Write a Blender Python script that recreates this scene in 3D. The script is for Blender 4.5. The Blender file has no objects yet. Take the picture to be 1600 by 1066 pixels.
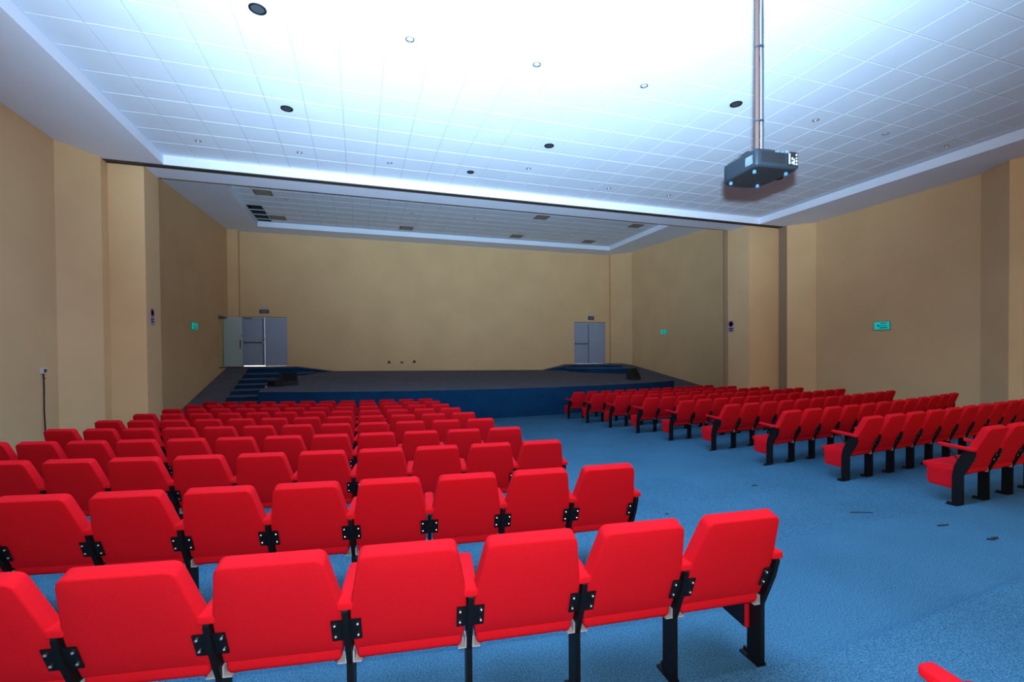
import bpy, bmesh, math, random
from mathutils import Vector, Matrix
random.seed(7)
C = bpy.context.scene.collection
PI = math.pi
CZ = 2.10                     # height of the lens above the front floor level
def W(x, y, z): return Vector((x, y, z + CZ))   # z measured from the lens height

# ---------------------------------------------------------------- camera
cam_d = bpy.data.cameras.new('camera')
cam = bpy.data.objects.new('camera', cam_d); C.objects.link(cam)
yaw, pitch, roll = 0.3178586, -0.0126583, -0.0079132
fw = Vector((math.sin(yaw)*math.cos(pitch), math.cos(yaw)*math.cos(pitch), math.sin(pitch)))
rt = Vector((math.cos(yaw), -math.sin(yaw), 0)); up = rt.cross(fw)
r2 = math.cos(roll)*rt + math.sin(roll)*up; u2 = -math.sin(roll)*rt + math.cos(roll)*up
cam.matrix_world = Matrix(((r2.x, u2.x, -fw.x, 0), (r2.y, u2.y, -fw.y, 0), (r2.z, u2.z, -fw.z, CZ), (0, 0, 0, 1)))
cam_d.sensor_width = 36; cam_d.lens = 16.381; cam_d.shift_y = (559.9-533)/1600
cam_d.clip_start = 0.02; cam_d.clip_end = 200
bpy.context.scene.camera = cam

# ---------------------------------------------------------------- light
sc = bpy.context.scene
sc.view_settings.view_transform = 'Standard'; sc.view_settings.look = 'None'
sc.view_settings.gamma = 1; sc.view_settings.use_curve_mapping = False
sc.view_settings.exposure = 0.0
wd = bpy.data.worlds.new('world'); sc.world = wd; wd.use_nodes = True
wd.node_tree.nodes['Background'].inputs[0].default_value = (0.5, 0.55, 0.65, 1)
wd.node_tree.nodes['Background'].inputs[1].default_value = 0.0
def spot(name, loc, az, el, power, size, blend, col, radius):
    l = bpy.data.lights.new(name, 'SPOT'); l.energy = power; l.spot_size = math.radians(size); l.spot_blend = blend
    l.color = col; l.shadow_soft_size = radius
    o = bpy.data.objects.new(name, l); C.objects.link(o); o.location = loc
    a, e = math.radians(az), math.radians(el)
    d = Vector((math.sin(a)*math.cos(e), math.cos(a)*math.cos(e), math.sin(e)))
    o.rotation_euler = d.to_track_quat('-Z', 'Y').to_euler(); return o
spot('flash_light', W(0.0, -0.02, 0.11), 19, 39, 15000, 102, 1.0, (0.50, 0.76, 1.0), 0.02)
# the flash dome also spills a little light to all sides
fl_ = bpy.data.lights.new('flash_spill', 'POINT'); fl_.energy = 270; fl_.color = (0.80, 0.90, 1.0); fl_.shadow_soft_size = 0.02
fo_ = bpy.data.objects.new('flash_spill', fl_); C.objects.link(fo_); fo_.location = W(0.0, -0.02, 0.11)
def area(name, loc, rot, sx, sy, power, col):
    l = bpy.data.lights.new(name, 'AREA'); l.shape = 'RECTANGLE'; l.size = sx; l.size_y = sy; l.energy = power; l.color = col
    o = bpy.data.objects.new(name, l); C.objects.link(o); o.location = loc; o.rotation_euler = rot; return o
area('warm_fill_rear', W(6.2, -5.0, 2.2), (math.radians(80), 0, 0), 10, 2.5, 300, (1.0, 0.72, 0.40))  # added warm fill from behind the camera, not a fitting of the hall

# ---------------------------------------------------------------- materials
def mat(name, col, rough=0.8, metal=0.0, noise=None, bump=None, emit=None, spec=0.5, sheen=0):
    m = bpy.data.materials.new(name); m.use_nodes = True
    nt = m.node_tree; b = nt.nodes['Principled BSDF']
    b.inputs['Base Color'].default_value = (*col, 1); b.inputs['Roughness'].default_value = rough
    b.inputs['Metallic'].default_value = metal; b.inputs['Specular IOR Level'].default_value = spec
    if sheen: b.inputs['Sheen Weight'].default_value = sheen
    tc = nt.nodes.new('ShaderNodeTexCoord')
    if noise:                                    # (scale, amount, detail)
        n = nt.nodes.new('ShaderNodeTexNoise'); n.inputs['Scale'].default_value = noise[0]; n.inputs['Detail'].default_value = noise[2]
        nt.links.new(tc.outputs['Object'], n.inputs['Vector'])
        mr = nt.nodes.new('ShaderNodeMapRange'); mr.inputs[1].default_value = 0.3; mr.inputs[2].default_value = 0.7
        mr.inputs[3].default_value = 1-noise[1]; mr.inputs[4].default_value = 1+noise[1]
        nt.links.new(n.outputs['Fac'], mr.inputs[0])
        mx = nt.nodes.new('ShaderNodeVectorMath'); mx.operation = 'SCALE'; mx.inputs[0].default_value = col
        nt.links.new(mr.outputs[0], mx.inputs['Scale']); nt.links.new(mx.outputs[0], b.inputs['Base Color'])
    if bump:
        n2 = nt.nodes.new('ShaderNodeTexNoise'); n2.inputs['Scale'].default_value = bump[0]; n2.inputs['Detail'].default_value = 3
        nt.links.new(tc.outputs['Object'], n2.inputs['Vector'])
        bp = nt.nodes.new('ShaderNodeBump'); bp.inputs['Strength'].default_value = bump[1]; bp.inputs['Distance'].default_value = bump[2]
        nt.links.new(n2.outputs['Fac'], bp.inputs['Height']); nt.links.new(bp.outputs[0], b.inputs['Normal'])
    if emit:
        b.inputs['Emission Color'].default_value = (*emit[0], 1); b.inputs['Emission Strength'].default_value = emit[1]
    return m
M = {
 'fabric': mat('red_fabric', (0.62, 0.006, 0.014), 0.95, noise=(260, 0.10, 2), bump=(420, 0.25, 0.002), spec=0.1),
 'black': mat('black_metal', (0.004, 0.004, 0.005), 0.5, spec=0.25),
 'steel': mat('bolt_steel', (0.75, 0.77, 0.80), 0.25, 1.0),
 'bracket': mat('grey_bracket', (0.45, 0.42, 0.42), 0.5, 0.2),
 'wall': mat('tan_paint', (0.70, 0.455, 0.24), 0.85, noise=(0.9, 0.05, 4), bump=(60, 0.08, 0.003), spec=0.2),
 'white': mat('white_paint', (0.76, 0.80, 0.91), 0.85, noise=(1.2, 0.02, 3), spec=0.2),
 'tile': mat('ceiling_tile', (0.71, 0.77, 0.87), 0.9, noise=(1.1, 0.03, 3), bump=(180, 0.08, 0.001), spec=0.1),
 'grid': mat('ceiling_grid', (0.55, 0.58, 0.64), 0.95, spec=0.05),
 'dark': mat('dark_void', (0.02, 0.018, 0.016), 0.9),
 'track': mat('brown_track', (0.035, 0.022, 0.018), 0.6),
 'stagetop': mat('stage_carpet', (0.13, 0.125, 0.15), 0.95, noise=(3, 0.12, 4), spec=0.1),
 'stagefront': mat('stage_blue_carpet', (0.004, 0.040, 0.105), 0.95, noise=(3, 0.15, 3), spec=0.1),
 'door': mat('grey_door_paint', (0.30, 0.34, 0.45), 0.5, noise=(2, 0.03, 2)),
 'doorwhite': mat('pale_door_paint', (0.45, 0.52, 0.48), 0.5),
 'doortrim': mat('door_trim', (0.20, 0.17, 0.13), 0.6),
 'plastic': mat('projector_plastic', (0.004, 0.006, 0.009), 0.6, spec=0.12),
 'plasticdark': mat('projector_base', (0.004, 0.003, 0.003), 0.7, spec=0.1),
 'label': mat('pale_label', (0.03, 0.04, 0.05), 0.5, noise=(60, 0.5, 3)),
 'foot': mat('blue_foot', (0.012, 0.035, 0.055), 0.6, spec=0.1),
 'pole': mat('pole_brown', (0.035, 0.020, 0.017), 0.6, spec=0.1),
 'cablew': mat('white_cable', (0.11, 0.11, 0.13), 0.6),
 'cableb': mat('grey_cable', (0.010, 0.013, 0.018), 0.6, spec=0.1),
 'green': mat('exit_green', (0.03, 0.75, 0.62), 0.5, emit=((0.0, 0.8, 0.75), 0.22)),
 'greendark': mat('exit_mark', (0.0, 0.16, 0.20), 0.5),
 'greenrim': mat('exit_rim', (0.02, 0.30, 0.24), 0.5),
 'navy': mat('navy_sign', (0.010, 0.014, 0.07), 0.5),
 'paper': mat('paper_white', (0.40, 0.38, 0.44), 0.7),
 'signred': mat('sign_red', (0.32, 0.05, 0.08), 0.6),
 'cloth': mat('speaker_cloth', (0.010, 0.010, 0.012), 0.8, bump=(300, 0.3, 0.002)),
 'chrome': mat('chrome', (0.7, 0.7, 0.72), 0.2, 1.0),
 'glass': mat('lamp_glass', (0.55, 0.60, 0.65), 0.15),
 'lampdark': mat('speaker_grille', (0.04, 0.05, 0.06), 0.6),
 'day': mat('daylight', (1, 1, 1), 0.5, emit=((0.95, 0.97, 1.0), 2.0)),
 'stain': mat('vent_brown', (0.20, 0.14, 0.10), 0.8, noise=(7, 0.4, 4)),
 'socket': mat('socket_white', (0.55, 0.55, 0.56), 0.5),
 'bit': mat('debris_black', (0.01, 0.012, 0.02), 0.8),
}
# hall carpet: blue loop pile with fine mottling and faint wear
def carpet():
    m = mat('blue_carpet', (0.045, 0.20, 0.40), 0.97, bump=(260, 0.9, 0.006), spec=0.1)
    nt = m.node_tree; b = nt.nodes['Principled BSDF']; tc = nt.nodes['Texture Coordinate']
    n1 = nt.nodes.new('ShaderNodeTexNoise'); n1.inputs['Scale'].default_value = 130; n1.inputs['Detail'].default_value = 2
    n2 = nt.nodes.new('ShaderNodeTexNoise'); n2.inputs['Scale'].default_value = 0.8; n2.inputs['Detail'].default_value = 5
    for n in (n1, n2): nt.links.new(tc.outputs['Object'], n.inputs['Vector'])
    r1 = nt.nodes.new('ShaderNodeValToRGB'); r1.color_ramp.elements[0].position = 0.32; r1.color_ramp.elements[1].position = 0.72
    r1.color_ramp.elements[0].color = (0.018, 0.085, 0.165, 1); r1.color_ramp.elements[1].color = (0.085, 0.235, 0.36, 1)
    mr = nt.nodes.new('ShaderNodeMapRange'); mr.inputs[1].default_value = 0.3; mr.inputs[2].default_value = 0.7; mr.inputs[3].default_value = 0.88; mr.inputs[4].default_value = 1.1
    mx = nt.nodes.new('ShaderNodeVectorMath'); mx.operation = 'SCALE'
    nt.links.new(n1.outputs['Fac'], r1.inputs[0]); nt.links.new(n2.outputs['Fac'], mr.inputs[0])
    nt.links.new(r1.outputs[0], mx.inputs[0]); nt.links.new(mr.outputs[0], mx.inputs['Scale']); nt.links.new(mx.outputs[0], b.inputs['Base Color'])
    return m
M['carpet'] = carpet()
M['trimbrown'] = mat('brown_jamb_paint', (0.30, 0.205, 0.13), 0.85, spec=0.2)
M['jamb'] = mat('jamb_lit_yellow', (0.72, 0.52, 0.22), 0.8, spec=0.2)  # yellow light from the side room is put into the jamb colour

# ---------------------------------------------------------------- mesh helpers
class MB:
    def __init__(s): s.v = []; s.f = []; s.m = []; s.mats = []
    def mi(s, m):
        if m not in s.mats: s.mats.append(m)
        return s.mats.index(m)
    def add(s, vs, fs, m):
        o = len(s.v); s.v += [tuple(v) for v in vs]; k = s.mi(m)
        for f in fs: s.f.append([i+o for i in f]); s.m.append(k)
        return s
    def quad(s, a, b, c, d, m): return s.add([a, b, c, d], [(0, 1, 2, 3)], m)
    def box(s, lo, hi, m, mx=None):
        x0, y0, z0 = lo; x1, y1, z1 = hi
        vs = [Vector(p) for p in ((x0,y0,z0),(x1,y0,z0),(x1,y1,z0),(x0,y1,z0),(x0,y0,z1),(x1,y0,z1),(x1,y1,z1),(x0,y1,z1))]
        if mx: vs = [mx @ v for v in vs]
        return s.add(vs, [(0,3,2,1),(4,5,6,7),(0,1,5,4),(1,2,6,5),(2,3,7,6),(3,0,4,7)], m)
    def prism(s, poly, h0, h1, m, fn):           # poly in 2D, fn(u,v,h)->point
        n = len(poly)
        vs = [fn(u, v, h0) for u, v in poly] + [fn(u, v, h1) for u, v in poly]
        fs = [tuple(range(n))[::-1], tuple(range(n, 2*n))] + [(i, (i+1) % n, n+(i+1) % n, n+i) for i in range(n)]
        return s.add(vs, fs, m)
    def tube(s, pts, r, m, n=8, cap=True):
        pts = [Vector(p) for p in pts]; rings = []
        for i, p in enumerate(pts):
            d = (pts[min(i+1, len(pts)-1)] - pts[max(i-1, 0)]).normalized()
            a = d.cross(Vector((0, 0, 1))) if abs(d.z) < 0.9 else d.cross(Vector((1, 0, 0)))
            a.normalize(); b = d.cross(a)
            rings.append([p + r*(math.cos(t)*a + math.sin(t)*b) for t in [2*PI*k/n for k in range(n)]])
        vs = [v for r_ in rings for v in r_]; fs = []
        for i in range(len(pts)-1):
            for k in range(n): fs.append((i*n+k, i*n+(k+1) % n, (i+1)*n+(k+1) % n, (i+1)*n+k))
        if cap: fs += [tuple(range(n))[::-1], tuple(range((len(pts)-1)*n, len(pts)*n))]
        return s.add(vs, fs, m)
    def lathe(s, prof, m, origin, axis=(0, 0, 1), n=20):    # prof: (radius, height)
        ax = Vector(axis).normalized(); a = ax.orthogonal().normalized(); b = ax.cross(a); o = Vector(origin)
        vs = []; fs = []
        for r, h in prof:
            for k in range(n):
                t = 2*PI*k/n; vs.append(o + ax*h + r*(math.cos(t)*a + math.sin(t)*b))
        for i in range(len(prof)-1):
            for k in range(n): fs.append((i*n+k, i*n+(k+1) % n, (i+1)*n+(k+1) % n, (i+1)*n+k))
        fs += [tuple(range(n))[::-1], tuple(range((len(prof)-1)*n, len(prof)*n))]
        return s.add(vs, fs, m)
    def pad(s, outline, t, r, m, fn, bulge=0.0, seg=3):
        """cushion: a convex 2D outline (ccw) swept through thickness t with rounded rims; fn(u,v,w)->point"""
        n = len(outline); P = [Vector((u, v)) for u, v in outline]; N = []
        for i in range(n):
            e1 = (P[i]-P[i-1]).normalized(); e2 = (P[(i+1) % n]-P[i]).normalized()
            nn = Vector((e1.y+e2.y, -(e1.x+e2.x))); nn.normalize(); N.append(nn)
        rings = []
        for k in range(seg+1):
            a = PI/2*k/seg; rings.append((r*(1-math.sin(a)), -t/2 + r*(1-math.cos(a))))
        rings += [(i, -w) for i, w in reversed(rings)]
        vs = []; fs = []
        for ins, w in rings:
            for i in range(n):
                q = P[i] - N[i]*ins; vs.append(fn(q.x, q.y, w))
        R_ = len(rings)
        for k in range(R_-1):
            for i in range(n): fs.append((k*n+i, k*n+(i+1) % n, (k+1)*n+(i+1) % n, (k+1)*n+i))
        c = sum(P, Vector((0, 0)))/n
        # caps as inner ring + centre fan for a slight crown
        for side, base in ((-1, 0), (1, (R_-1)*n)):
            o = len(vs)
            for i in range(n):
                q = c + (P[i]-c)*0.6; vs.append(fn(q.x, q.y, side*(t/2+bulge*0.7)))
            vs.append(fn(c.x, c.y, side*(t/2+bulge)))
            for i in range(n):
                j = (i+1) % n
                if side < 0: fs += [(base+j, base+i, o+i, o+j), (o+j, o+i, o+n)]
                else: fs += [(base+i, base+j, o+j, o+i), (o+i, o+j, o+n)]
        return s.add(vs, fs, m)
    def build(s, name, parent=None, smooth=None, **props):
        me = bpy.data.meshes.new(name); me.from_pydata(s.v, [], s.f); me.update()
        for m in s.mats: me.materials.append(M[m])
        for p, k in zip(me.polygons, s.m): p.material_index = k
        bm = bmesh.new(); bm.from_mesh(me); bmesh.ops.remove_doubles(bm, verts=bm.verts, dist=1e-5)
        bmesh.ops.recalc_face_normals(bm, faces=bm.faces)
        bm.to_mesh(me); bm.free()
        if smooth:
            for p in me.polygons: p.use_smooth = True
            me.set_sharp_from_angle(angle=math.radians(smooth))
        o = bpy.data.objects.new(name, me); C.objects.link(o)
        if parent: o.parent = parent
        for k, v in props.items(): o[k] = v
        return o
def thing(name, label, cat, loc=(0, 0, 0), rotz=0, group=None):
    o = bpy.data.objects.new(name, None); C.objects.link(o); o.location = loc; o.rotation_euler = (0, 0, rotz)
    o.empty_display_size = 0.1
    o['label'] = label; o['category'] = cat
    if group: o['group'] = group
    return o
def tag(o, label, cat, group=None):
    o['label'] = label; o['category'] = cat
    if group: o['group'] = group
    return o
S = dict(kind='structure')
def rounded(pts, r, seg=4):
    """round the corners of a convex ccw polygon; r per corner"""
    out = []; n = len(pts)
    for i in range(n):
        p = Vector(pts[i]); a = (Vector(pts[i-1])-p); b = (Vector(pts[(i+1) % n])-p)
        ri = r[i] if isinstance(r, (list, tuple)) else r
        ri = min(ri, a.length*0.45, b.length*0.45)
        if ri < 1e-4: out.append(tuple(p)); continue
        A = p + a.normalized()*ri; B = p + b.normalized()*ri
        for k in range(seg+1):
            t = k/seg; q = (1-t)**2*A + 2*t*(1-t)*p + t*t*B; out.append((q.x, q.y))
    return out

# ---------------------------------------------------------------- seating geometry
CX, CY = 4.2, 33.6                                   # centre all rows curve about
LT = {0: 0.42, 1: 1.594, 2: 2.795, 3: 4.046, 4: 5.231, 5: 6.423, 6: 7.575, 7: 8.76, 8: 9.95, 9: 11.13, 10: 12.319}
# right block: top-rail position of the aisle chair, row direction in degrees, turn per chair
RROW = {2: (6.267, 3.004, 3.9, .0040), 3: (6.253, 4.195, 6.0, .0040), 4: (6.197, 5.319, 6.2, .0119), 5: (6.316, 6.628, 6.7, .0090), 6: (6.360, 7.890, 7.1, .0061),
        7: (6.376, 9.110, 7.0, .0061), 8: (6.347, 10.302, 6.5, .0060), 9: (6.315, 11.491, 6.2, .0060), 10: (6.328, 12.746, 5.8, .0060)}
SETBACK = 0.19                                       # the top rail leans this far behind the foot
RISE = 0.0515
def zf(k): return -1.615 - RISE*(k-1) if k < 10 else -2.08
STAGE_R = 19.45

# ---------------------------------------------------------------- floor (stepped, curved)
def risY(k, x):                                      # y of the riser just behind row k, at x
    l = LT.get(k, 0.33 + 1.2*k) + 0.125
    yl = CY - math.sqrt((CY-l)**2 - (x-CX)**2)
    rx, ry, a, c = RROW.get(k, (6.27, 3.004 + 1.2*(k-2), 3.9, .004))
    a = math.tan(math.radians(min(a, 6))); dx = x - rx
    yr = ry + 0.125 + (a*dx + c*dx*dx if dx > 0 else (a*dx + 0.05*dx*dx if dx > -a/0.1 else -a*a/0.2))
    t = min(max((x-1.9)/2.4, 0), 1); t = t*t*(3-2*t)
    return yl*(1-t) + yr*t
XS = [-5.6 + i*0.4 for i in range(51)]               # to x = 14.4
fl = MB(); ks = list(range(-4, 11))
for i in range(len(XS)-1):
    x0, x1 = XS[i], XS[i+1]
    prev = None
    for k in ks:
        ya, yb = risY(k, x0), risY(k, x1)
        zu = zf(k-1)
        if prev is None: pa, pb = -7.5, -7.5
        else: pa, pb = prev
        n_ = 0.018                                   # worn, rounded nosing
        fl.quad(W(x0, pa, zu), W(x1, pb, zu), W(x1, yb-n_, zu), W(x0, ya-n_, zu), 'carpet')
        fl.quad(W(x0, ya-n_, zu), W(x1, yb-n_, zu), W(x1, yb, zu-n_), W(x0, ya, zu-n_), 'carpet')
        fl.quad(W(x0, ya, zu-n_), W(x1, yb, zu-n_), W(x1, yb, zf(k)), W(x0, ya, zf(k)), 'carpet')
        prev = (ya, yb)
    fl.quad(W(x0, prev[0], zf(10)), W(x1, prev[1], zf(10)), W(x1, 22.0, zf(10)), W(x0, 22.0, zf(10)), 'carpet')
fl.build('floor', **S)

# ---------------------------------------------------------------- stage
def arcY(x): return CY - math.sqrt(STAGE_R**2 - (x-CX)**2)
YB = 21.7
def zback(x): return -0.755 - 0.0138*(x+1.2)
def zfront(x): return -1.12 - 0.0055*(x+2.9)
def zst(x, y):
    t = (y-arcY(x))/(YB-arcY(x)); return zfront(x)*(1-t) + zback(x)*t
st = MB(); SX0, SX1 = -2.85, 12.1; n = 36
xs = [SX0+(SX1-SX0)*i/n for i in range(n+1)]
for i in range(n):
    a, b = xs[i], xs[i+1]
    for j in range(8):
        ya0 = arcY(a)+(YB-arcY(a))*j/8; ya1 = arcY(a)+(YB-arcY(a))*(j+1)/8
        yb0 = arcY(b)+(YB-arcY(b))*j/8; yb1 = arcY(b)+(YB-arcY(b))*(j+1)/8
        st.quad(W(a, ya0, zst(a, ya0)), W(b, yb0, zst(b, yb0)), W(b, yb1, zst(b, yb1)), W(a, ya1, zst(a, ya1)), 'stagetop')
    st.quad(W(a, arcY(a), -2.10), W(b, arcY(b), -2.10), W(b, arcY(b), zfront(b)), W(a, arcY(a), zfront(a)), 'stagefront')
for x in (SX0, SX1):
    st.quad(W(x, arcY(x), -2.1), W(x, YB, -2.1), W(x, YB, zback(x)), W(x, arcY(x), zfront(x)), 'stagefront')
st.build('floor_stage', **S)
# left ramp, steps and landing
rp = MB()
def lramp(y): return max(-2.08, min(-0.5, -0.5+0.277*(y-21.28)))
ys = [15.57, 21.28, 21.75]
for a, b in zip(ys[:-1], ys[1:]):
    rp.quad(W(-5.6, a, lramp(a)), W(-4.2, a, lramp(a)), W(-4.2, b, lramp(b)), W(-5.6, b, lramp(b)), 'stagetop')
rp.quad(W(-4.2, 15.57, -2.08), W(-4.2, 21.28, -2.08), W(-4.2, 21.28, -0.5), W(-4.2, 15.57, -2.08), 'stagefront')
rp.build('floor_ramp', **S)
stp = MB()
zs_ = [-2.08, -1.90, -1.73, -1.565, -1.40, -1.235, -1.075, -0.915]
yn = [15.9, 16.5, 17.1, 17.7, 18.3, 18.9, 19.45]
for i, y in enumerate(yn):
    z = zs_[i+1]; y2 = yn[i+1] if i < 6 else 20.4
    stp.box(W(-4.2, y, -2.1), W(SX0+0.0, y2, z-0.03), 'stagefront')
    stp.box(W(-4.2, y-0.005, z-0.03), W(SX0+0.0, y2, z), 'stagetop')
stp.build('floor_stairs', **S)
def platform(name, polys):
    p = MB()
    for poly, z0, z1 in polys:
        fn = lambda u, v, h: W(u, v, h)
        p.prism(poly, z0, z1-0.025, 'stagefront', fn); p.prism(poly, z1-0.025, z1, 'stagetop', fn)
    return p.build(name, **S)
platform('floor_landing_left', [
    ([(-4.2, 20.25), (-2.1, 19.95), (-1.7, 20.9), (-4.2, 21.72)], -1.2, -0.745),
    ([(-4.2, 20.95), (-2.5, 20.55), (-2.45, 21.72), (-4.2, 21.72)], -1.2, -0.53)])
def wedge_ramp(name, A, B, Cc, za, zb, zc):          # sloping side of a landing, running down to the stage floor
    m = MB(); lo = -1.2
    tA, tB, tC = W(A[0], A[1], za), W(B[0], B[1], zb), W(Cc[0], Cc[1], zc)
    m.add([tA, tB, tC], [(0, 1, 2)], 'stagetop')
    for p_, q_ in ((tA, tC), (tA, tB)):
        m.add([p_ - Vector((0, 0, 0.006)), q_ - Vector((0, 0, 0.006)), Vector((q_.x, q_.y, lo+CZ)), Vector((p_.x, p_.y, lo+CZ))], [(0, 1, 2, 3)], 'stagefront')
    return m.build(name, **S)
wedge_ramp('floor_landing_ramp_left', (-2.5, 20.55), (-2.45, 21.71), (-0.95, 21.71), -0.53, -0.53, -0.765)
rr = MB()
def rramp(y): return max(-2.08, min(-0.62, -0.66+0.168*(y-20.9)))
ys = [12.45, 21.14, 21.75]
ys = [15.83, 21.14, 21.75]
for a, b in zip(ys[:-1], ys[1:]):
    rr.quad(W(12.1, a, rramp(a)), W(14.4, a, rramp(a)), W(14.4, b, rramp(b)), W(12.1, b, rramp(b)), 'stagetop')
rr.quad(W(12.1, 15.83, -2.1), W(14.4, 15.83, -2.1), W(14.4, 15.83, rramp(15.83)), W(12.1, 15.83, rramp(15.83)), 'stagefront')
rr.build('floor_ramp_right', **S)
platform('floor_landing_right', [
    ([(9.7, 21.0), (10.0, 20.15), (12.1, 19.0), (12.1, 21.72), (9.7, 21.72)], -1.3, -0.775),
    ([(9.9, 21.72), (10.2, 20.85), (12.1, 19.75), (12.1, 21.72)], -1.3, -0.63)])
wedge_ramp('floor_landing_ramp_right', (10.2, 20.85), (9.95, 21.71), (8.75, 21.71), -0.63, -0.63, -0.885)
# ---------------------------------------------------------------- walls
ZS, ZC, ZSS, ZSC = 4.0, 4.2, 5.03, 5.25              # hall soffit / tiles, stage soffit / tiles
ZB = -2.15
def wallstrip(name, pts, ztop, zbot=ZB, m='wall', thick=None):
    w = MB()
    for (x0, y0), (x1, y1) in zip(pts[:-1], pts[1:]):
        w.quad(W(x0, y0, zbot), W(x1, y1, zbot), W(x1, y1, ztop), W(x0, y0, ztop), m)
    return w.build(name, **S)
wallstrip('wall_left', [(-5.31, -7.5), (-5.31, 10.86), (-4.89, 11.53), (-4.89, 11.80)], 4.3)
wallstrip('wall_left_column', [(-5.6, 11.80), (-4.26, 11.80), (-4.26, 12.56), (-5.6, 12.56)], 5.4)
wallstrip('wall_right', [(13.24, -7.5), (13.24, 5.94), (13.17, 6.13), (13.60, 6.82), (13.70, 10.96), (13.14, 11.51), (13.14, 11.80)], 4.3)
wallstrip('wall_right_column', [(14.6, 12.72), (11.88, 12.72), (11.88, 11.80), (14.6, 11.80)], 5.4)
wallstrip('wall_rear', [(-5.31, -7.5), (13.24, -7.5)], 4.3)
wallstrip('wall_stage_right', [(14.25, 12.5), (13.82, 15.0), (13.28, 20.70), (12.69, 21.52), (12.53, 21.52), (12.53, 21.74)], 5.3)
# stage left wall with a doorway
def lwx(y): return -5.33 + (y-15.69)/(21.46-15.69)*0.335
D0, D1, DT, DZ = 20.36, 21.40, 1.44, -0.5
w = MB()
def lw(y0, y1, z0, z1): w.quad(W(lwx(y0), y0, z0), W(lwx(y1), y1, z0), W(lwx(y1), y1, z1), W(lwx(y0), y0, z1), 'wall')
lw(12.5, D0, ZB, 5.3); lw(D0, D1, DT, 5.3); lw(D1, 21.46, ZB, 5.3); lw(D0, D1, ZB, DZ-0.02)
for y in (D0, D1): w.quad(W(lwx(y), y, DZ), W(lwx(y)-0.4, y, DZ), W(lwx(y)-0.4, y, DT), W(lwx(y), y, DT), 'jamb')
w.quad(W(lwx(D0), D0, DT), W(lwx(D1), D1, DT), W(lwx(D1)-0.4, D1, DT), W(lwx(D0)-0.4, D0, DT), 'wall')
w.quad(W(lwx(D0), D0, DZ), W(lwx(D1), D1, DZ), W(lwx(D1)-0.4, D1, DZ), W(lwx(D0)-0.4, D0, DZ), 'stagetop')
w.quad(W(-5.7, D0-.5, ZB), W(-5.7, 22, ZB), W(-5.7, 22, 2), W(-5.7, D0-.5, 2), 'white')
# corner column
w.quad(W(-4.995, 21.46, ZB), W(-4.60, 21.46, ZB), W(-4.60, 21.46, 5.3), W(-4.995, 21.46, 5.3), 'wall')
w.quad(W(-4.60, 21.46, ZB), W(-4.60, 21.70, ZB), W(-4.60, 21.70, 5.3), W(-4.60, 21.46, 5.3), 'wall')
w.build('wall_stage_left', **S)
# back wall with two door openings
w = MB(); DL = (-4.55, -2.86, -0.50, 1.565); DR = (10.50, 12.30, -0.62, 1.54)
def bw(x0, x1, z0, z1, y=21.70): w.quad(W(x0, y, z0), W(x1, y, z0), W(x1, y, z1), W(x0, y, z1), 'wall')
bw(-4.61, DL[0], ZB, 5.3); bw(DL[0], DL[1], DL[3], 5.3); bw(DL[0], DL[1], ZB, DL[2]); bw(DL[1], DR[0], ZB, 5.3)
bw(DR[0], DR[1], DR[3], 5.3); bw(DR[0], DR[1], ZB, DR[2]); bw(DR[1], 12.55, ZB, 5.3)
for D in (DL, DR):
    x0, x1, z0, z1 = D
    for x in (x0, x1): w.quad(W(x, 21.7, z0), W(x, 21.95, z0), W(x, 21.95, z1), W(x, 21.7, z1), 'wall')
    w.quad(W(x0, 21.7, z1), W(x1, 21.7, z1), W(x1, 21.95, z1), W(x0, 21.95, z1), 'wall')
    w.quad(W(x0, 21.7, z0), W(x1, 21.7, z0), W(x1, 21.95, z0), W(x0, 21.95, z0), 'stagetop')
w.build('wall_back', **S)

# ---------------------------------------------------------------- ceilings
P = 0.6059
def tiled(name, x0, x1, y0, y1, gx, gy, z, skip=()):
    """lay-in tiles dropping a little below a metal grid, cut at the edges"""
    t = MB(); t.quad(W(x0, y0, z+0.0045), W(x1, y0, z+0.0045), W(x1, y1, z+0.0045), W(x0, y1, z+0.0045), 'grid') if not skip else None
    i0 = math.floor((x0-gx)/P); i1 = math.ceil((x1-gx)/P); j0 = math.floor((y0-gy)/P); j1 = math.ceil((y1-gy)/P)
    for i in range(i0, i1):
        for j in range(j0, j1):
            a, b = max(x0, gx+i*P), min(x1, gx+(i+1)*P); c, d = max(y0, gy+j*P), min(y1, gy+(j+1)*P)
            if b-a < 0.03 or d-c < 0.03: continue
            if skip:
                if (i, j) in skip:
                    g_ = 0.02
                    for q in ((a, c, a+g_, d), (b-g_, c, b, d), (a, c, b, c+g_), (a, d-g_, b, d)):
                        t.box(W(q[0], q[1], z), W(q[2], q[3], z+0.02), 'grid')
                    continue
                t.quad(W(a, c, z+0.0045), W(b, c, z+0.0045), W(b, d, z+0.0045), W(a, d, z+0.0045), 'grid')
            g, h = 0.007, 0.003                      # half gap, bevel
            A = [(a+g, c+g), (b-g, c+g), (b-g, d-g), (a+g, d-g)]; B = [(a+g+h, c+g+h), (b-g-h, c+g+h), (b-g-h, d-g-h), (a+g+h, d-g-h)]
            vs = [W(u, v, z+0.0045) for u, v in A] + [W(u, v, z) for u, v in B]
            t.add(vs, [(4, 5, 6, 7)] + [(k, (k+1) % 4, 4+(k+1) % 4, 4+k) for k in range(4)], 'tile')
    return t.build(name, **S)
GX, GY = -3.845, 7.293
tiled('ceiling', -3.845, 12.12, -6.5, 11.62, GX, GY, ZC)
GX2, GY2 = -0.16, 16.03
opening = [(-6, 4), (-6, 5), (-6, 6), (-6, 7)]
tiled('ceiling_stage', -3.72, 11.95, 13.3, 20.66, GX2, GY2, ZSC, skip=opening)
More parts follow.
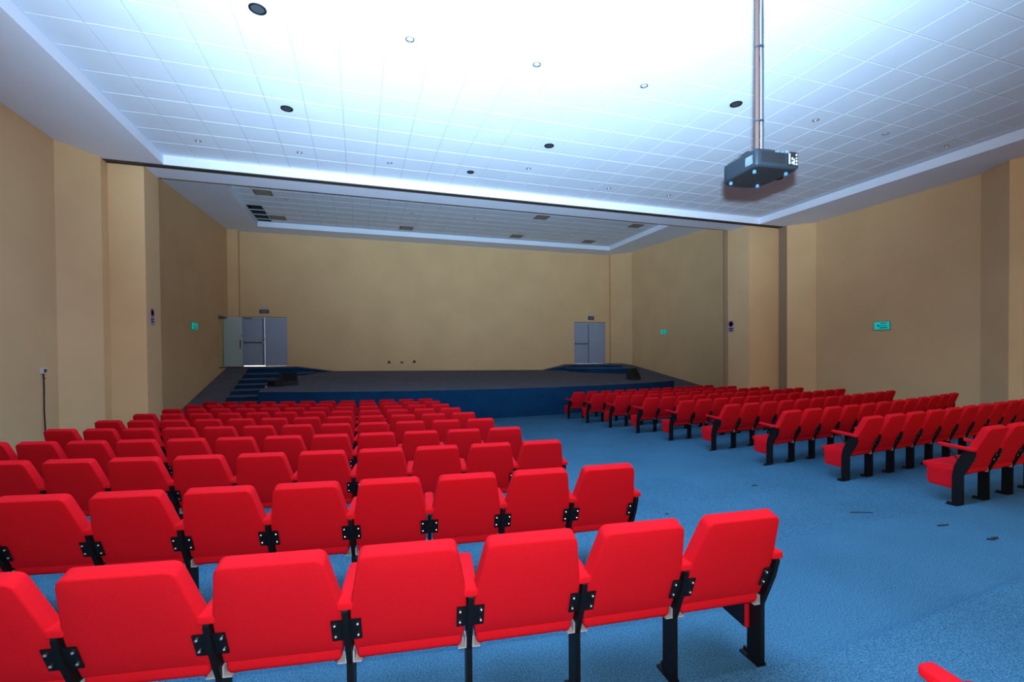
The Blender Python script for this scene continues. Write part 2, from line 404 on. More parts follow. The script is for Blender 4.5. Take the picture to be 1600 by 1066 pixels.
pl = MB(); pl.quad(W(-4.0, 18.2, 5.9), W(-2.9, 18.2, 5.9), W(-2.9, 21, 5.9), W(-4.0, 21, 5.9), 'dark')
for x in (-4.0, -2.9): pl.quad(W(x, 18.2, 5.28), W(x, 21, 5.28), W(x, 21, 5.9), W(x, 18.2, 5.9), 'dark')
for y in (18.2, 21): pl.quad(W(-4.0, y, 5.28), W(-2.9, y, 5.28), W(-2.9, y, 5.9), W(-4.0, y, 5.9), 'dark')
pl.build('ceiling_plenum', **S)
s = MB()
def hq(x0, x1, y0, y1, z, m='white'): s.quad(W(x0, y0, z), W(x1, y0, z), W(x1, y1, z), W(x0, y1, z), m)
hq(-5.6, -3.845, -7.6, 11.62, ZS); hq(12.12, 14.6, -7.6, 11.62, ZS); hq(-3.845, 12.12, -7.6, -6.5, ZS)
for x in (-3.845, 12.12): s.quad(W(x, -6.5, ZS), W(x, 11.62, ZS), W(x, 11.62, ZC+.02), W(x, -6.5, ZC+.02), 'white')
s.quad(W(-3.845, -6.5, ZS), W(12.12, -6.5, ZS), W(12.12, -6.5, ZC+.02), W(-3.845, -6.5, ZC+.02), 'white')
s.build('ceiling_soffit', **S)
b = MB(); b.box(W(-5.6, 11.62, ZS), W(14.6, 12.50, 5.45), 'white'); b.build('ceiling_beam', **S)
s = MB()
hq(-5.6, -3.72, 12.5, 21.9, 5.05); hq(11.95, 14.6, 12.5, 21.9, 5.05); hq(-3.72, 11.95, 20.66, 21.9, 5.05); hq(-3.72, 11.95, 12.5, 13.3, 5.05)
for x in (-3.72, 11.95): s.quad(W(x, 13.3, 5.05), W(x, 20.66, 5.05), W(x, 20.66, 5.27), W(x, 13.3, 5.27), 'white')
for y in (13.3, 20.66): s.quad(W(-3.72, y, 5.05), W(11.95, y, 5.05), W(11.95, y, 5.27), W(-3.72, y, 5.27), 'white')
s.build('ceiling_soffit_stage', **S)
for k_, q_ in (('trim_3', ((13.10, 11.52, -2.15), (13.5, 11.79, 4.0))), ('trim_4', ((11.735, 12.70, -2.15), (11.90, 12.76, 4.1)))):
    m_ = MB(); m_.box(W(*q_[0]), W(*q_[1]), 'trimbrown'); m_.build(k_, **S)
# folding partition track under the beam
t = MB(); t.box(W(-4.9, 11.63, 3.985), W(13.14, 11.76, 4.0), 'track')
t.box(W(-4.9, 11.615, 3.975), W(13.14, 11.635, 4.0), 'track'); t.box(W(-4.9, 11.755, 3.975), W(13.14, 11.775, 4.0), 'track')
t.build('trim_1', **S)

# ---------------------------------------------------------------- ceiling fittings
names_l = {}
def ring_lamp(x, y, z, label, group, r=0.062):
    t = thing('ceiling_downlight', label, 'downlight', W(x, y, z), 0, group)
    MB().lathe([(r, 0.002), (r, -0.006), (r*0.93, -0.010), (r*0.74, -0.006), (r*0.70, 0.0), (r*0.70, 0.004)], 'chrome', (0, 0, 0)).build('trim_ring', t, 40)
    MB().lathe([(r*0.60, 0.0), (r*0.58, -0.004), (r*0.3, -0.010), (0.004, -0.012)], 'glass', (0, 0, 0)).build('lamp_lens', t, 40)
    return t
def speaker(x, y, z, label, group, r=0.10):
    t = thing('ceiling_speaker', label, 'ceiling speaker', W(x, y, z), 0, group)
    MB().lathe([(r, 0.002), (r, -0.010), (r*0.93, -0.016), (r*0.80, -0.012), (r*0.78, 0.002)], 'black', (0, 0, 0)).build('rim', t, 40)
    MB().lathe([(r*0.78, 0.0), (r*0.74, -0.006), (0.004, -0.008)], 'lampdark', (0, 0, 0)).build('grille', t, 40)
    return t
def T(i, j): return GX+(i+.5)*P, GY+(j+.5)*P
colw = {7: 'third', 10: 'fourth', 13: 'fifth', 16: 'sixth', 19: 'seventh', 22: 'eighth', 25: 'ninth', 4: 'second', 1: 'first'}
for i in (7, 10, 13, 19, 22, 25):
    x, y = T(i, -2); ring_lamp(x, y, ZC, f'small round chrome downlight in hall ceiling, nearer row, {colw[i]} position from left wall', 'downlights in the hall ceiling')
for i in (1, 4, 7, 16, 19, 22, 25):
    x, y = T(i, 5); ring_lamp(x, y, ZC, f'small round chrome downlight by the beam, far hall row, {colw[i]} position from left wall', 'downlights in the hall ceiling')
ring_lamp(*T(12, 4), ZC, 'small round downlight of the hall ceiling set one tile in front of its row', 'downlights in the hall ceiling')
for (i, j), lb in {(4, -2): 'round black ceiling speaker in the brightly lit tiles, nearest the left wall', (4, 2): 'round black ceiling speaker above the left seats, halfway to the beam',
                   (16, -2): 'round black ceiling speaker beside the projector pole', (12, 2): 'round black ceiling speaker in mid hall ceiling left of projector',
                   (10, 5): 'small round black ceiling speaker closest to the beam', (22, 2): 'round dark ceiling speaker behind the hanging projector'}.items():
    x, y = T(i, j); speaker(x, y, ZC, lb, 'round speakers in the hall ceiling', 0.10 if (i, j) != (10, 5) else 0.085)
sl = [(-2.91, 16.33, 'front row, first from left'), (-2.30, 17.45, 'front left, beside the brown vent'), (-0.47, 16.33, 'front row, second from left'), (1.97, 16.33, 'front row, third from left'),
      (1.96, 17.85, 'middle row, left one'), (4.40, 16.33, 'front row, fourth from left'), (4.37, 17.80, 'middle row, right one'), (6.79, 19.45, 'back row, middle one'), (9.35, 16.33, 'front row, fifth from left'), (11.0, 19.4, 'back row, nearest the right wall')]
for x, y, w_ in sl: ring_lamp(x, y, ZSC, f'tiny round downlight in ceiling over the stage, {w_}', 'downlights over the stage', 0.075)
def vent(x, y, lb, sx=0.54, sy=0.54):
    t = thing('ceiling_vent', lb, 'vent', W(x, y, ZSC), 0, 'vents over the stage')
    MB().box((-sx/2, -sy/2, -0.010), (sx/2, sy/2, 0.004), 'stain').build('panel', t)
    f = MB()
    for k in range(5): f.box((-sx*0.4, -sy*0.36+k*sy*0.17, -0.018), (sx*0.4, -sy*0.30+k*sy*0.17, -0.010), 'doortrim')
    f.build('slats', t)
for x, y, lb in [(-2.89, 16.94, 'brown stained square vent over the stage beside the leftmost downlight'), (6.84, 16.94, 'brown stained square vent over mid stage near the beam'),
                 (6.84, 20.0, 'brown stained vent near the back soffit, right of stage centre'), (1.96, 20.0, 'brown stained vent near the back soffit, left of stage centre'),
                 (10.46, 20.0, 'brown stained vent in back right corner of the stage ceiling'), (11.07, 16.94, 'brown stained vent near the beam at the right end')]:
    vent(x, y, lb)
vent(-2.89, 19.9, 'brown stained vent beside the dark open tiles'); 

# ---------------------------------------------------------------- projector
pj = thing('hanging_projector', 'black projector hanging from the ceiling on a long pole', 'projector', W(2.22, 2.15, 1.057), math.radians(-5))
w2, d2, h2 = 0.141, 0.163, 0.047
out = rounded([(-w2, -d2), (w2, -d2), (w2, d2*0.62), (w2*0.62, d2), (-w2*0.62, d2), (-w2, d2*0.62)], [0.02, 0.02, 0.05, 0.06, 0.06, 0.05])
MB().pad(out, 2*h2, 0.012, 'plastic', lambda u, v, w_: Vector((u, v, w_)), 0.0).build('body', pj, 35)
MB().prism([(u*0.93, v*0.93) for u, v in out], -h2-0.004, -h2+0.004, 'plasticdark', lambda u, v, h: Vector((u, v, h))).build('underside', pj)
for fx, fy in ((-0.10, -0.10), (0.10, -0.11), (-0.105, 0.085), (0.085, 0.09)):
    MB().lathe([(0.009, -h2-0.022), (0.011, -h2-0.012), (0.008, -h2)], 'foot', (fx, fy, 0), n=12).build('foot', pj, 40, label='pale blue foot')
v = MB()
for k in range(16): v.box((-0.105+k*0.0095, -d2-0.002, -0.028), (-0.1005+k*0.0095, -d2+0.002, 0.030), 'plasticdark')
v.build('vent_slots', pj)
cp = MB(); cp.box((0.062, -d2-0.003, -0.036), (0.128, -d2+0.001, 0.038), 'plasticdark').build('control_panel', pj)
cpb = MB()
for (a, b_, c_, d_) in ((0.066, -0.028, 0.074, 0.030), (0.084, -0.026, 0.092, -0.012), (0.084, -0.004, 0.092, 0.010), (0.096, -0.030, 0.104, 0.004), (0.112, -0.030, 0.121, -0.020), (0.112, -0.014, 0.121, -0.002), (0.112, 0.004, 0.121, 0.012), (0.112, 0.020, 0.121, 0.031)):
    cpb.box((a, -d2-0.006, b_), (c_, -d2-0.002, d_), 'cablew')
cpb.build('buttons', cp if False else pj, label='white buttons of the control panel')
sk = MB()
for k in range(3): sk.box((-0.02+k*0.032, -d2-0.006, 0.030), (0.002+k*0.032, -d2+0.004, 0.044), 'label')
sk.build('connector', pj)
MB().box((-w2-0.002, -0.135, -0.030), (-w2+0.002, -0.080, 0.018), 'label').build('sticker', pj)
br = MB()
br.box((-0.10, -0.02, h2), (-0.085, 0.15, h2+0.02), 'black'); br.box((0.03, -0.02, h2), (0.045, 0.15, h2+0.02), 'black'); br.box((-0.10, -0.05, h2+0.015), (0.05, 0.0, h2+0.03), 'black')
br.tube([(-0.10, 0.14, h2+0.01), (-0.06, 0.05, h2+0.05), (-0.03, -0.03, h2+0.035)], 0.007, 'black')
br.build('mount_bracket', pj)
top = ZC - 1.057
pole = MB(); pole.tube([(-0.035, -0.045, h2+0.02), (-0.035, -0.045, top)], 0.0125, 'pole', 12); pole.build('pole', pj, 40)
rz = random.Random(3)
cab = MB(); cab.tube([(-0.016+rz.uniform(-.002, .002), -0.055, h2 + 0.01 + (top-h2)*k/24) for k in range(25)], 0.0035, 'cablew', 6)
cab.tube([(-0.006+rz.uniform(-.003, .003), -0.050, h2 + 0.01 + (top-h2)*k/24) for k in range(25)], 0.009, 'cableb', 6)
cab.tube([(-0.02, -0.04, h2+0.03), (-0.05, 0.0, h2+0.055), (-0.085, 0.04, h2+0.045), (-0.10, 0.07, h2+0.0)], 0.003, 'cableb', 6)
cab.build('cable', pj, 40, label='white and grey cable strapped to the pole')
tie = MB()
for k in range(7): tie.lathe([(0.026, 0.0), (0.026, 0.006)], 'cableb', (-0.024, -0.05, 0.25+k*0.42), n=10)
tie.build('cable_tie', pj)

# ---------------------------------------------------------------- doors
def leaf(mb_m, x0, x1, z0, z1, y, parent, name='door_leaf'):
    m = MB(); m.box((x0, y-0.022, z0), (x1, y+0.022, z1), mb_m)
    return m.build(name, parent)
def double_door(name, D, n_):
    x0, x1, z0, z1 = D; w_ = x1-x0; h = z1-z0; xm = x0+w_*0.49
    t = bpy.data.objects.new(name, None); C.objects.link(t); t.location = W(x0, 21.78, z0); t['kind'] = 'structure'
    xm -= x0
    f = MB()
    f.box((0, -0.05, 0), (0.035, 0.05, h), 'door'); f.box((w_-0.035, -0.05, 0), (w_, 0.05, h), 'door'); f.box((0, -0.05, h-0.035), (w_, 0.05, h), 'doortrim')
    f.build('door_frame', t)
    g = 0.009 if n_ == 1 else 0.004
    l1 = leaf('door', 0.04, xm-g/2, 0.035 if n_ == 1 else 0.006, h-0.04, 0, t); l2 = leaf('door', xm+g/2, w_-0.04, 0.006, h-0.04, 0, t)
    pb = MB(); z = h*0.47
    pb.box((0.08, -0.09, z), (xm-0.05, -0.065, z+0.035), 'black'); pb.box((0.08, -0.09, z-0.01), (0.12, -0.02, z+0.045), 'black'); pb.box((xm-0.09, -0.10, z-0.03), (xm-0.02, -0.02, z+0.06), 'chrome')
    pb.build('panic_bar', t)
    rd = MB(); rd.tube([(xm-0.055, -0.05, 0.02), (xm-0.055, -0.05, h-0.08)], 0.012, 'black', 8); rd.build('lock_rod', t)
    kn = MB(); kn.lathe([(0.035, 0), (0.035, 0.02), (0.01, 0.03)], 'chrome', (xm-0.055, -0.02, h-0.11), (0, -1, 0)); kn.build('latch', t)
    hn = MB(); hn.tube([(xm+0.02, -0.03, h*0.55), (xm+0.02, -0.07, h*0.55), (xm-0.08, -0.07, h*0.56)], 0.012, 'chrome', 8); hn.build('door_handle', t)
    if n_ == 1:
        cl = MB(); cl.box((0.05, -0.07, h-0.085), (0.36, -0.022, h-0.05), 'label'); cl.build('door_closer', t)
    # daylight outside shining through the gaps
    dl = MB(); dl.quad((0.0, 0.12, 0), (w_, 0.12, 0), (w_, 0.12, h), (0.0, 0.12, h), 'day'); dl.build('daylight_behind', t)
    return t
double_door('door_1', DL, 1)
double_door('door_2', DR, 2)
t = bpy.data.objects.new('door_3', None); C.objects.link(t); t.location = W(-5.10, 21.25, -0.49); t['kind'] = 'structure'
MB().box((0.0, -0.02, 0.01), (0.66, 0.02, 2.0), 'doorwhite').build('door_leaf', t)
MB().tube([(0.58, -0.02, 1.25), (0.58, -0.06, 1.25), (0.68, -0.06, 1.25)], 0.012, 'chrome').build('door_handle', t)
MB().box((0.57, -0.06, 0.72), (0.60, -0.02, 1.08), 'label').build('pull_plate', t)
fr = MB(); fr.box(W(lwx(D0)-0.03, D0-0.06, DT), W(lwx(D1)+0.02, D1+0.02, DT+0.06), 'doortrim'); fr.build('trim_2', **S)

# ---------------------------------------------------------------- signs and wall fittings
def sign_plate(name, label, cat, loc, rotz, w_, h, m, group=None, rim=None):
    t = thing(name, label, cat, loc, rotz, group)
    MB().box((-w_/2, -0.006, -h/2), (w_/2, 0.006, h/2), m).build('plate', t)
    if rim:
        r = MB(); e = 0.012
        for a in ((-w_/2-e, -w_/2, -h/2-e, h/2+e), (w_/2, w_/2+e, -h/2-e, h/2+e), (-w_/2, w_/2, -h/2-e, -h/2), (-w_/2, w_/2, h/2, h/2+e)):
            r.box((a[0], -0.008, a[2]), (a[1], 0.008, a[3]), rim)
        r.build('rim', t)
    return t
def exit_sign(label, loc, rotz, w_, h, flip=1):
    t = sign_plate('exit_sign', label, 'exit sign', loc, rotz, w_, h, 'green', 'green exit signs', 'greenrim')
    a = MB(); L_ = w_*0.33
    a.box((-L_*0.7, -0.009, -h*0.03), (L_, -0.006, h*0.05), 'greendark') if flip > 0 else a.box((-L_, -0.009, -h*0.03), (L_*0.7, -0.006, h*0.05), 'greendark')
    s_ = -flip
    a.prism([(s_*w_*0.33, h*0.01), (s_*w_*0.20, -h*0.15), (s_*w_*0.20, h*0.17)], -0.009, -0.006, 'greendark', lambda u, v, hh: Vector((u, hh, v)))
    a.build('arrow', t)
    b_ = MB(); b_.box((-w_*0.10, -0.008, h*0.26), (w_*0.24, -0.006, h*0.38), 'greenrim'); b_.box((w_*0.28, -0.008, h*0.26), (w_*0.34, -0.006, h*0.38), 'greenrim')
    b_.box((-w_*0.16, -0.008, -h*0.36), (w_*0.36, -0.006, -h*0.20), 'greenrim'); b_.build('lettering', t)
exit_sign('bright green exit sign with left arrow on right hall wall', W(13.632, 8.97, 0.65), -PI/2-0.024, 0.40, 0.21)
exit_sign('small green exit sign on wall beside the stage right ramp', W(13.475, 18.38, 0.89), -PI/2+0.094, 0.36, 0.20)
exit_sign('green exit sign on the shaded wall left of the stage', W(-5.165, 18.0, 0.95), PI/2-0.058, 0.50, 0.22, -1)
def notice(label, loc, rotz, w_, h):
    t = sign_plate('notice_board', label, 'notice', loc, rotz, w_, h, 'paper', 'pictogram notices')
    r = MB(); r.lathe([(w_*0.40, 0), (w_*0.40, 0.004), (w_*0.28, 0.004), (w_*0.28, 0)], 'signred', (0, -0.006, h*0.22), (0, -1, 0), 24); r.build('red_ring', t)
    d = MB(); d.box((-w_*0.36, -0.009, -h*0.20), (w_*0.36, -0.006, -h*0.10), 'navy'); d.box((-w_*0.28, -0.009, -h*0.38), (w_*0.28, -0.006, -h*0.25), 'navy'); d.build('dark_panel', t)
notice('narrow white notice with red ring on right proscenium column', W(11.87, 12.55, 0.80), -PI/2, 0.26, 0.40)
notice('narrow notice with red ring on shaded left proscenium column', W(-4.25, 12.06, 0.84), PI/2, 0.22, 0.36)
for nm, x, z, ww, hh in (('left', -3.72, 1.78, 0.36, 0.16), ('right', 11.47, 1.74, 0.34, 0.19)):
    t = sign_plate('door_sign', f'small navy sign above the {"left" if nm=="left" else "right"} double door behind the stage', 'sign', W(x, 21.69, z), 0, ww, hh, 'navy', 'navy door signs')
    b_ = MB(); b_.box((-ww*0.32, -0.009, hh*0.10), (ww*0.24, -0.006, hh*0.20), 'paper'); b_.box((ww*0.28, -0.009, hh*0.05), (ww*0.33, -0.006, hh*0.24), 'paper'); b_.box((-ww*0.34, -0.009, -hh*0.24), (ww*0.36, -0.006, -hh*0.14), 'paper'); b_.build('lettering', t)
    t = thing('wall_lamp', f'small oval wall lamp above the navy sign of the {nm} double door', 'wall lamp', W(x, 21.66, z+0.21), 0, 'oval wall lamps')
    MB().pad(rounded([(-0.11, -0.04), (0.11, -0.04), (0.11, 0.04), (-0.11, 0.04)], 0.045), 0.07, 0.02, 'glass', lambda u, v, w_: Vector((u, w_, v)), 0.01).build('lamp_lens', t, 40)
    MB().box((-0.115, 0.025, 0.02), (0.115, 0.04, 0.05), 'doortrim').build('base', t)
for k, (x, z, sh) in enumerate(((1.30, -0.40, 1), (1.86, -0.42, 0), (2.42, -0.39, 1))):
    lb = ('left one of two black hooks low on the back wall', 'dark brown socket low on back wall between two hooks', 'right one of two black hooks low on the back wall')[k]
    m = MB()
    if sh: m.prism([(-0.07, -0.06), (-0.03, -0.06), (0.0, -0.02), (0.03, -0.06), (0.07, -0.06), (0.04, 0.03), (0.015, 0.065), (-0.02, 0.065), (-0.045, 0.02)], 0, 0.05, 'bit', lambda u, v, h: Vector((u, -h, v)))
    else: m.box((-0.06, -0.03, -0.04), (0.06, 0, 0.04), 'track')
    o = m.build('wall_hook' if sh else 'wall_socket'); o.location = W(x, 21.70, z); tag(o, lb, 'hook' if sh else 'socket')
def small(name, label, cat, loc, sz, m, rot=0):
    o = MB().box((-sz[0]/2, -sz[1]/2, -sz[2]/2), (sz[0]/2, sz[1]/2, sz[2]/2), m).box((-sz[0]*.3, -sz[1]*.6, -sz[2]*.3), (sz[0]*.3, sz[1]*.6, sz[2]*.3), m).build(name); o.location = loc; o.rotation_euler = (0, 0, rot); return tag(o, label, cat)
small('wall_socket', 'small white socket low on wall by the left ramp', 'socket', W(lwx(18.15)+0.01, 18.15, -0.90), (0.02, 0.10, 0.12), 'socket')
small('wall_switch', 'white switch on wall beside the open side door', 'switch', W(lwx(20.15)+0.01, 20.15, -0.20), (0.02, 0.09, 0.12), 'socket')
small('wall_socket', 'small dark switch plate above the other switch near side door', 'switch', W(lwx(20.1)+0.01, 20.1, 0.85), (0.02, 0.08, 0.10), 'socket')
t = thing('switch_box', 'grey switch box with dark cable running down the left wall', 'switch box', W(-5.31, 10.40, -0.26), 0)
MB().box((0, -0.055, -0.05), (0.045, 0.055, 0.05), 'socket').build('box', t)
MB().box((0.045, -0.03, -0.03), (0.052, 0.03, 0.03), 'label').build('cover', t)
MB().tube([(0.02, 0, -0.05), (0.02, 0.01, -0.30), (0.018, 0.004, -0.70), (0.02, 0.03, -1.2), (0.02, 0.035, -1.75)], 0.009, 'cableb', 6).tube([(0.02, 0.0, -0.13), (0.02, 0.05, -0.14)], 0.008, 'cableb', 6).build('cable', t)
small('paper_pack', 'pale blue flat pack lying against the right wall behind the seats', 'pack', W(13.35, 7.15, -1.43), (0.18, 0.34, 0.10), 'paper', 0.1)

# ---------------------------------------------------------------- stage monitors and gear
def wedge(label, x, y, rotz, w_=0.46, h=0.36, d=0.38):
    t = thing('stage_monitor', label, 'speaker', W(x, y, zst(x, y)), rotz, 'black stage monitors')
    prof = [(-d/2, 0), (d/2, 0), (d/2-0.02, h*0.28), (-d*0.02, h), (-d/2, h*0.92)]
    MB().prism(prof, -w_/2, w_/2, 'cloth', lambda u, v, hh: Vector((hh, u, v))).build('cabinet', t)
    g = MB(); a = Vector((0, d/2-0.02, h*0.28)); b_ = Vector((0, -d*0.02, h)); nrm = Vector((0, (b_-a).z, -(b_-a).y)).normalized()
    q = [a*0.92+b_*0.08, a*0.08+b_*0.92]
    vs = [Vector((sx*w_*0.45, 0, 0))+p_+nrm*0.006 for p_ in q for sx in (-1, 1)]
    g.add([vs[0], vs[1], vs[3], vs[2]], [(0, 1, 2, 3)], 'black').build('grille', t)
    hd = MB(); hd.box((w_/2, -0.08, h*0.45), (w_/2+0.006, 0.06, h*0.55), 'black'); hd.build('handle', t)
wedge('black wedge stage monitor on stage left beside the stairs', -2.22, 17.0, math.radians(195), 0.52, 0.42, 0.42)
wedge('black wedge stage monitor near the right ramp', 10.55, 16.35, math.radians(200), 0.42, 0.46, 0.40)
t = thing('amplifier_rack', 'open black gear case with loose cables beside left monitor', 'amplifier', W(-2.58, 16.75, zst(-2.58, 16.75)), 0.1)
MB().box((-0.22, -0.17, 0.0), (0.22, 0.17, 0.20), 'black').build('case', t)
MB().box((-0.20, -0.176, 0.03), (0.0, -0.17, 0.17), 'plasticdark').build('front_panel', t)
cb = MB(); r3 = random.Random(5)
for k in range(7):
    cb.tube([(0.02+0.03*k+r3.uniform(-.03, .03), -0.16+r3.uniform(-.03, .05), 0.20+0.05*math.sin(j*1.3+k)+0.03) for j in range(3)] + [(0.10+0.03*k, -0.20, 0.10), (0.05+0.04*k, -0.21, 0.01)], 0.010, 'bit', 6)
cb.build('cable', t)
o = MB().lathe([(0.0, -0.03), (0.022, -0.02), (0.028, 0), (0.022, 0.02), (0.0, 0.03)], 'paper', (0, 0, 0.03), n=12).build('foam_ball', None, 60); o.location = W(-2.80, 16.45, zst(-2.80, 16.45)); tag(o, 'small white ball on stage edge by the gear case', 'ball')

# ---------------------------------------------------------------- chairs
PITCH = 0.5; SE = 0.845
LEAN = Vector((0, -0.145, 0.37)).normalized()
def bpt(u, v, w_):                                  # backrest frame: u across, v up along the lean, w thickness (front +)
    o = Vector((0, -0.010, 0.402)); nf = Vector((0, LEAN.z, -LEAN.y))
    return o + Vector((u, 0, 0)) + LEAN*v + nf*w_
HV = 0.486
back_o = rounded([(-0.226, 0.0), (0.226, 0.0), (0.235, 0.205), (0.186, HV), (-0.186, HV), (-0.235, 0.205)], [0.010, 0.010, 0.05, 0.036, 0.036, 0.05], 5)
def mesh_back(full):
    m = MB()
    def f(u, v, w_): return bpt(u, v, w_ + (0.012 if w_ > 0 else 0.002)*(u/0.23)**2)
    m.pad(back_o, 0.062, 0.008, 'fabric', f, 0.001, 3)
    return m
def mesh_seat():
    m = MB(); out = rounded([(-0.220, -0.034), (0.220, -0.034), (0.222, 0.32), (0.205, 0.355), (-0.205, 0.355), (-0.222, 0.32)], [0.015, 0.015, 0.03, 0.03, 0.03, 0.03], 3)
    def f(u, v, w_):
        k = (v+0.028)/0.383
        z = 0.386 + 0.000*k + w_*(1.0 - 0.12*k)
        if w_ < 0: z -= 0.060*(1-(u/0.23)**2)*(1-0.75*k)   # bellied underside
        return Vector((u, v, z))
    m.pad(out, 0.072, 0.026, 'fabric', f, 0.004, 4); return m
def stand_pts(): pass
def mesh_stand(simple):
    m = MB(); hx = 0.0125
    fn = lambda u, v, h: Vector((h, u, v))
    m.prism([(-0.030, 0.0), (0.065, 0.0), (0.063, 0.335), (-0.030, 0.335)], -hx, hx, 'black', fn)
    m.prism([(-0.030, 0.325), (0.063, 0.325), (0.045, 0.43), (-0.022, 0.580), (-0.055, 0.603), (-0.130, 0.590), (-0.104, 0.50)], -hx*0.92, hx*0.92, 'black', fn)
    m.lathe([(0.022, -0.011), (0.022, 0.011)], 'black', (0, -0.108, 0.594), (1, 0, 0), 12)
    m.box((-0.018, -0.032, 0.0), (0.018, 0.115, 0.012), 'black'); m.box((0.006, -0.032, 0.0), (0.018, 0.115, 0.028), 'black')
    m.tube([(0, -0.005, 0.46), (0, 0.10, 0.615)], 0.008, 'black', 6)
    for sd in simple:
        a_, b_ = sorted((sd*0.012, sd*0.048)); m.box((a_, -0.028, 0.328), (b_, 0.045, 0.334), 'bracket')
        a_, b_ = sorted((sd*0.012, sd*0.019)); m.box((a_, -0.026, 0.328), (b_, 0.02, 0.375), 'bracket')
    return m
def hinge_pt(u, v, w_): return bpt(u, v, w_)
def hinge(m, sides=(-1, 1)):
    for s_ in sides:
        # plate lies on the back face of the backrest next to the stand; local x = 0 is the stand
        a, b_ = (0.006, 0.058) if s_ > 0 else (-0.058, -0.006)
        vs = [bpt(u, v, w_ - 0.031) for w_ in (-0.009, -0.003) for u, v in ((a, 0.070), (b_, 0.070), (b_, 0.178), (a, 0.178))]
        m.add(vs, [(0, 3, 2, 1), (4, 5, 6, 7), (0, 1, 5, 4), (1, 2, 6, 5), (2, 3, 7, 6), (3, 0, 4, 7)], 'black')
def bolts(m, sides=(-1, 1)):
    nb = -Vector((0, LEAN.z, -LEAN.y))
    for s_ in sides:
        for v in (0.095, 0.155):
            m.lathe([(0.0065, 0), (0.0065, 0.004), (0.003, 0.007)], 'steel', bpt(s_*0.044, v, -0.040), nb, 8)
def mesh_arm():
    m = MB(); out = rounded([(-0.030, -0.13), (0.030, -0.13), (0.030, 0.155), (0.026, 0.185), (-0.026, 0.185), (-0.030, 0.155)], [0.004, 0.004, 0.01, 0.01, 0.01, 0.01], 3)
    m.pad(out, 0.034, 0.007, 'fabric', lambda u, v, w_: Vector((u, v, 0.627 + w_ + 0.075*v)), 0.002, 3); return m
def mesh_panel(side):
    m = MB(); out = rounded([(0.045, 0.168), (0.275, 0.185), (0.297, 0.215), (0.297, 0.385), (0.045, 0.385)], [0.005, 0.04, 0.04, 0.02, 0.005], 3)
    m.pad(out, 0.030, 0.008, 'fabric', lambda u, v, w_: Vector((w_, u, v)), 0.0, 2)
    m.prism([(u*0.97+0.006, 0.012+v*0.965) for u, v in out], side*0.0145, side*0.0175, 'black', lambda u, v, h: Vector((h, u, v))); return m
def mesh_plate(s_): m = MB(); hinge(m, (s_,)); return m
def mesh_bolt(s_, v):
    m = MB(); m.lathe([(0.0068, 0), (0.0068, 0.004), (0.003, 0.008)], 'steel', bpt(s_*0.044, v, -0.040), -Vector((0, LEAN.z, -LEAN.y)), 10); return m
_cache = {}
def part(key, fn, name, parent, smooth=35, x=0.0):
    if key not in _cache:
        o = fn().build(name, None, smooth); _cache[key] = o.data
    else:
        o = bpy.data.objects.new(name, _cache[key]); C.objects.link(o)
    o.parent = parent; o.location = (x, 0, 0); return o
ORD = ['', 'first', 'second', 'third', 'fourth', 'fifth', 'sixth', 'seventh', 'eighth', 'ninth', 'tenth', 'eleventh', 'twelfth']
def stand(parent, x, near, sides):
    if near:
        s_ = part(('stand', tuple(sides)), lambda: mesh_stand(sides), 'stand', parent, 35, x)
        for sd in sides:
            pl_ = part(('plate', sd), lambda: mesh_plate(sd), 'hinge_plate', s_)
            for v_ in (0.095, 0.155):
                part(('bolt', sd, v_), lambda: mesh_bolt(sd, v_), 'bolt', s_)
    else:
        key = ('stand_s', tuple(sides))
        def mk():
            m = mesh_stand(sides); hinge(m, sides); bolts(m, sides); return m
        part(key, mk, 'stand', parent, 35, x)
    part('arm', mesh_arm, 'armrest', parent, 40, x)
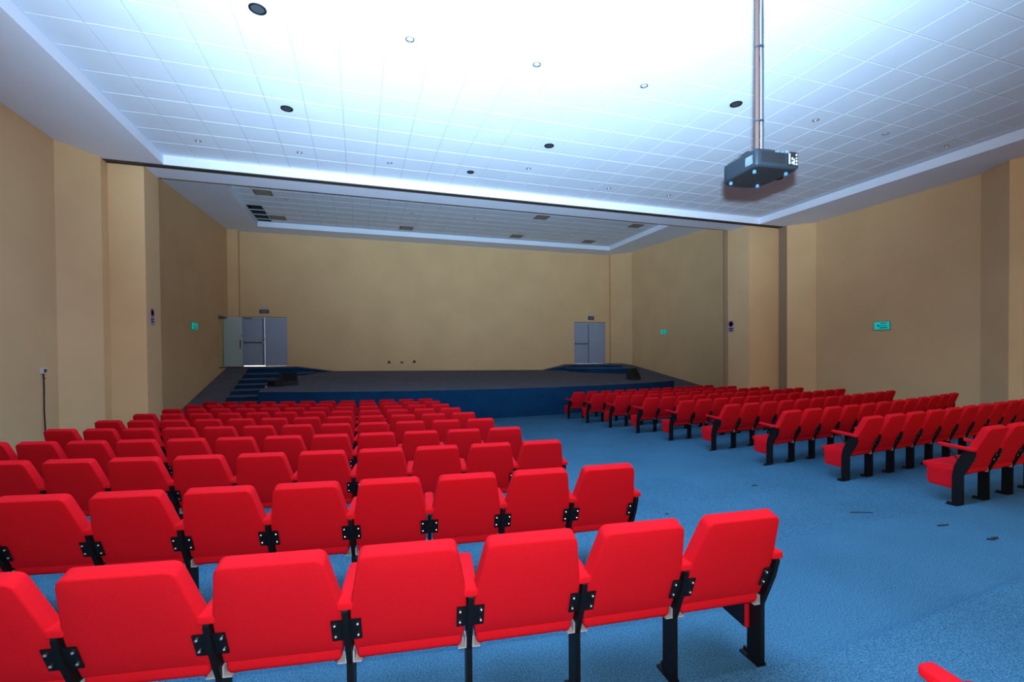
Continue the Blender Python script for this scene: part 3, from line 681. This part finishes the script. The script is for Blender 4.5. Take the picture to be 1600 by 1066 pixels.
def chair(block, row, idx, count):
    if block == 'L':
        R_ = CY - LT[row]; th = -((2.535 if row else 2.44) + PITCH*(idx-1))/R_; Rf = R_ - SETBACK
        x = CX + Rf*math.sin(th); y = CY - Rf*math.cos(th)
    else:
        x, y, th, c = RROW[row]; th = math.radians(th); pt = 0.487 if row == 9 else PITCH
        for _ in range(idx-1): x += pt*math.cos(th); y += pt*math.sin(th); th += c
        x -= SETBACK*math.sin(th); y += SETBACK*math.cos(th)
    rowtxt = ORD[11-row] + ' row from stage' if row > 0 else 'last row from stage'
    lb = f'red auditorium chair, {"left" if block=="L" else "right"} block, {rowtxt}, {ORD[idx]} from the aisle'
    t = thing('auditorium_chair', lb, 'chair', W(x, y, zf(row)), th, 'red seats of the ' + ('left' if block == 'L' else 'right') + ' block')
    part('back', lambda: mesh_back(True), 'backrest', t, 50)
    part('seat', mesh_seat, 'seat', t, 50)
    near = (block == 'L' and row in (0, 1, 2))
    rightmost = (block == 'L' and idx == 1) or (block == 'R' and idx == count)
    stand(t, PITCH/2, near, (-1,) if rightmost else (-1, 1))
    leftmost = (block == 'L' and idx == count) or (block == 'R' and idx == 1)
    if leftmost: stand(t, -PITCH/2, near, (1,))
    if idx == 1: part(('panel', block), lambda: mesh_panel(-1 if block == 'L' else 1), 'side_panel', t, 40, (0.225 if block == 'L' else -0.225))
LC = {0: 2, 1: 8, 2: 9, 3: 10, 4: 12}
for row in range(0, 11):
    for i in range(1, LC.get(row, 12)+1): chair('L', row, i, LC.get(row, 12))
RC = {2: 5, 3: 12}
for row in range(2, 11):
    for i in range(1, RC.get(row, 12)+1): chair('R', row, i, RC.get(row, 12))

# ---------------------------------------------------------------- litter on the carpet
def floor_z(x, y):
    k = max([q for q in ks if risY(q, x) < y], default=-5); return zf(k)
def litter(label, x, y, pts, r=0.005):
    o = MB().tube([(a, b_, r*0.9+0.004*(i % 2)) for i, (a, b_) in enumerate(pts)], r, 'bit', 5).build('litter_scrap'); o.location = W(x, y, floor_z(x, y)); tag(o, label, 'scrap', 'dark scraps on the aisle carpet')
litter('small dark scrap on mid aisle carpet, farthest of the scraps from the camera side', 4.74, 4.30, [(-.04, 0), (0, .02), (.03, -.01), (.06, .01)], 0.008)
litter('tiny dark scrap on the aisle carpet nearest the left block', 2.97, 4.0, [(-.02, 0), (.0, .015), (.015, 0)])
litter('long thin dark thread on the aisle carpet', 4.85, 3.40, [(-.10, .03), (-.04, .0), (.03, -.02), (.10, -.06)], 0.004)
litter('short dark strip of fluff on the aisle carpet beyond the twisted scrap', 5.05, 2.79, [(-.05, .02), (0, .0), (.06, .0)], 0.006)
litter('twisted dark scrap nearest the camera on the aisle carpet', 5.06, 2.45, [(-.04, .02), (0, -.01), (.03, .02), (.07, .0)], 0.008)
litter('dark scrap on the aisle carpet beside the nearest right chair rows', 4.73, 4.62, [(-.04, 0), (.02, .02), (.05, 0)], 0.006)
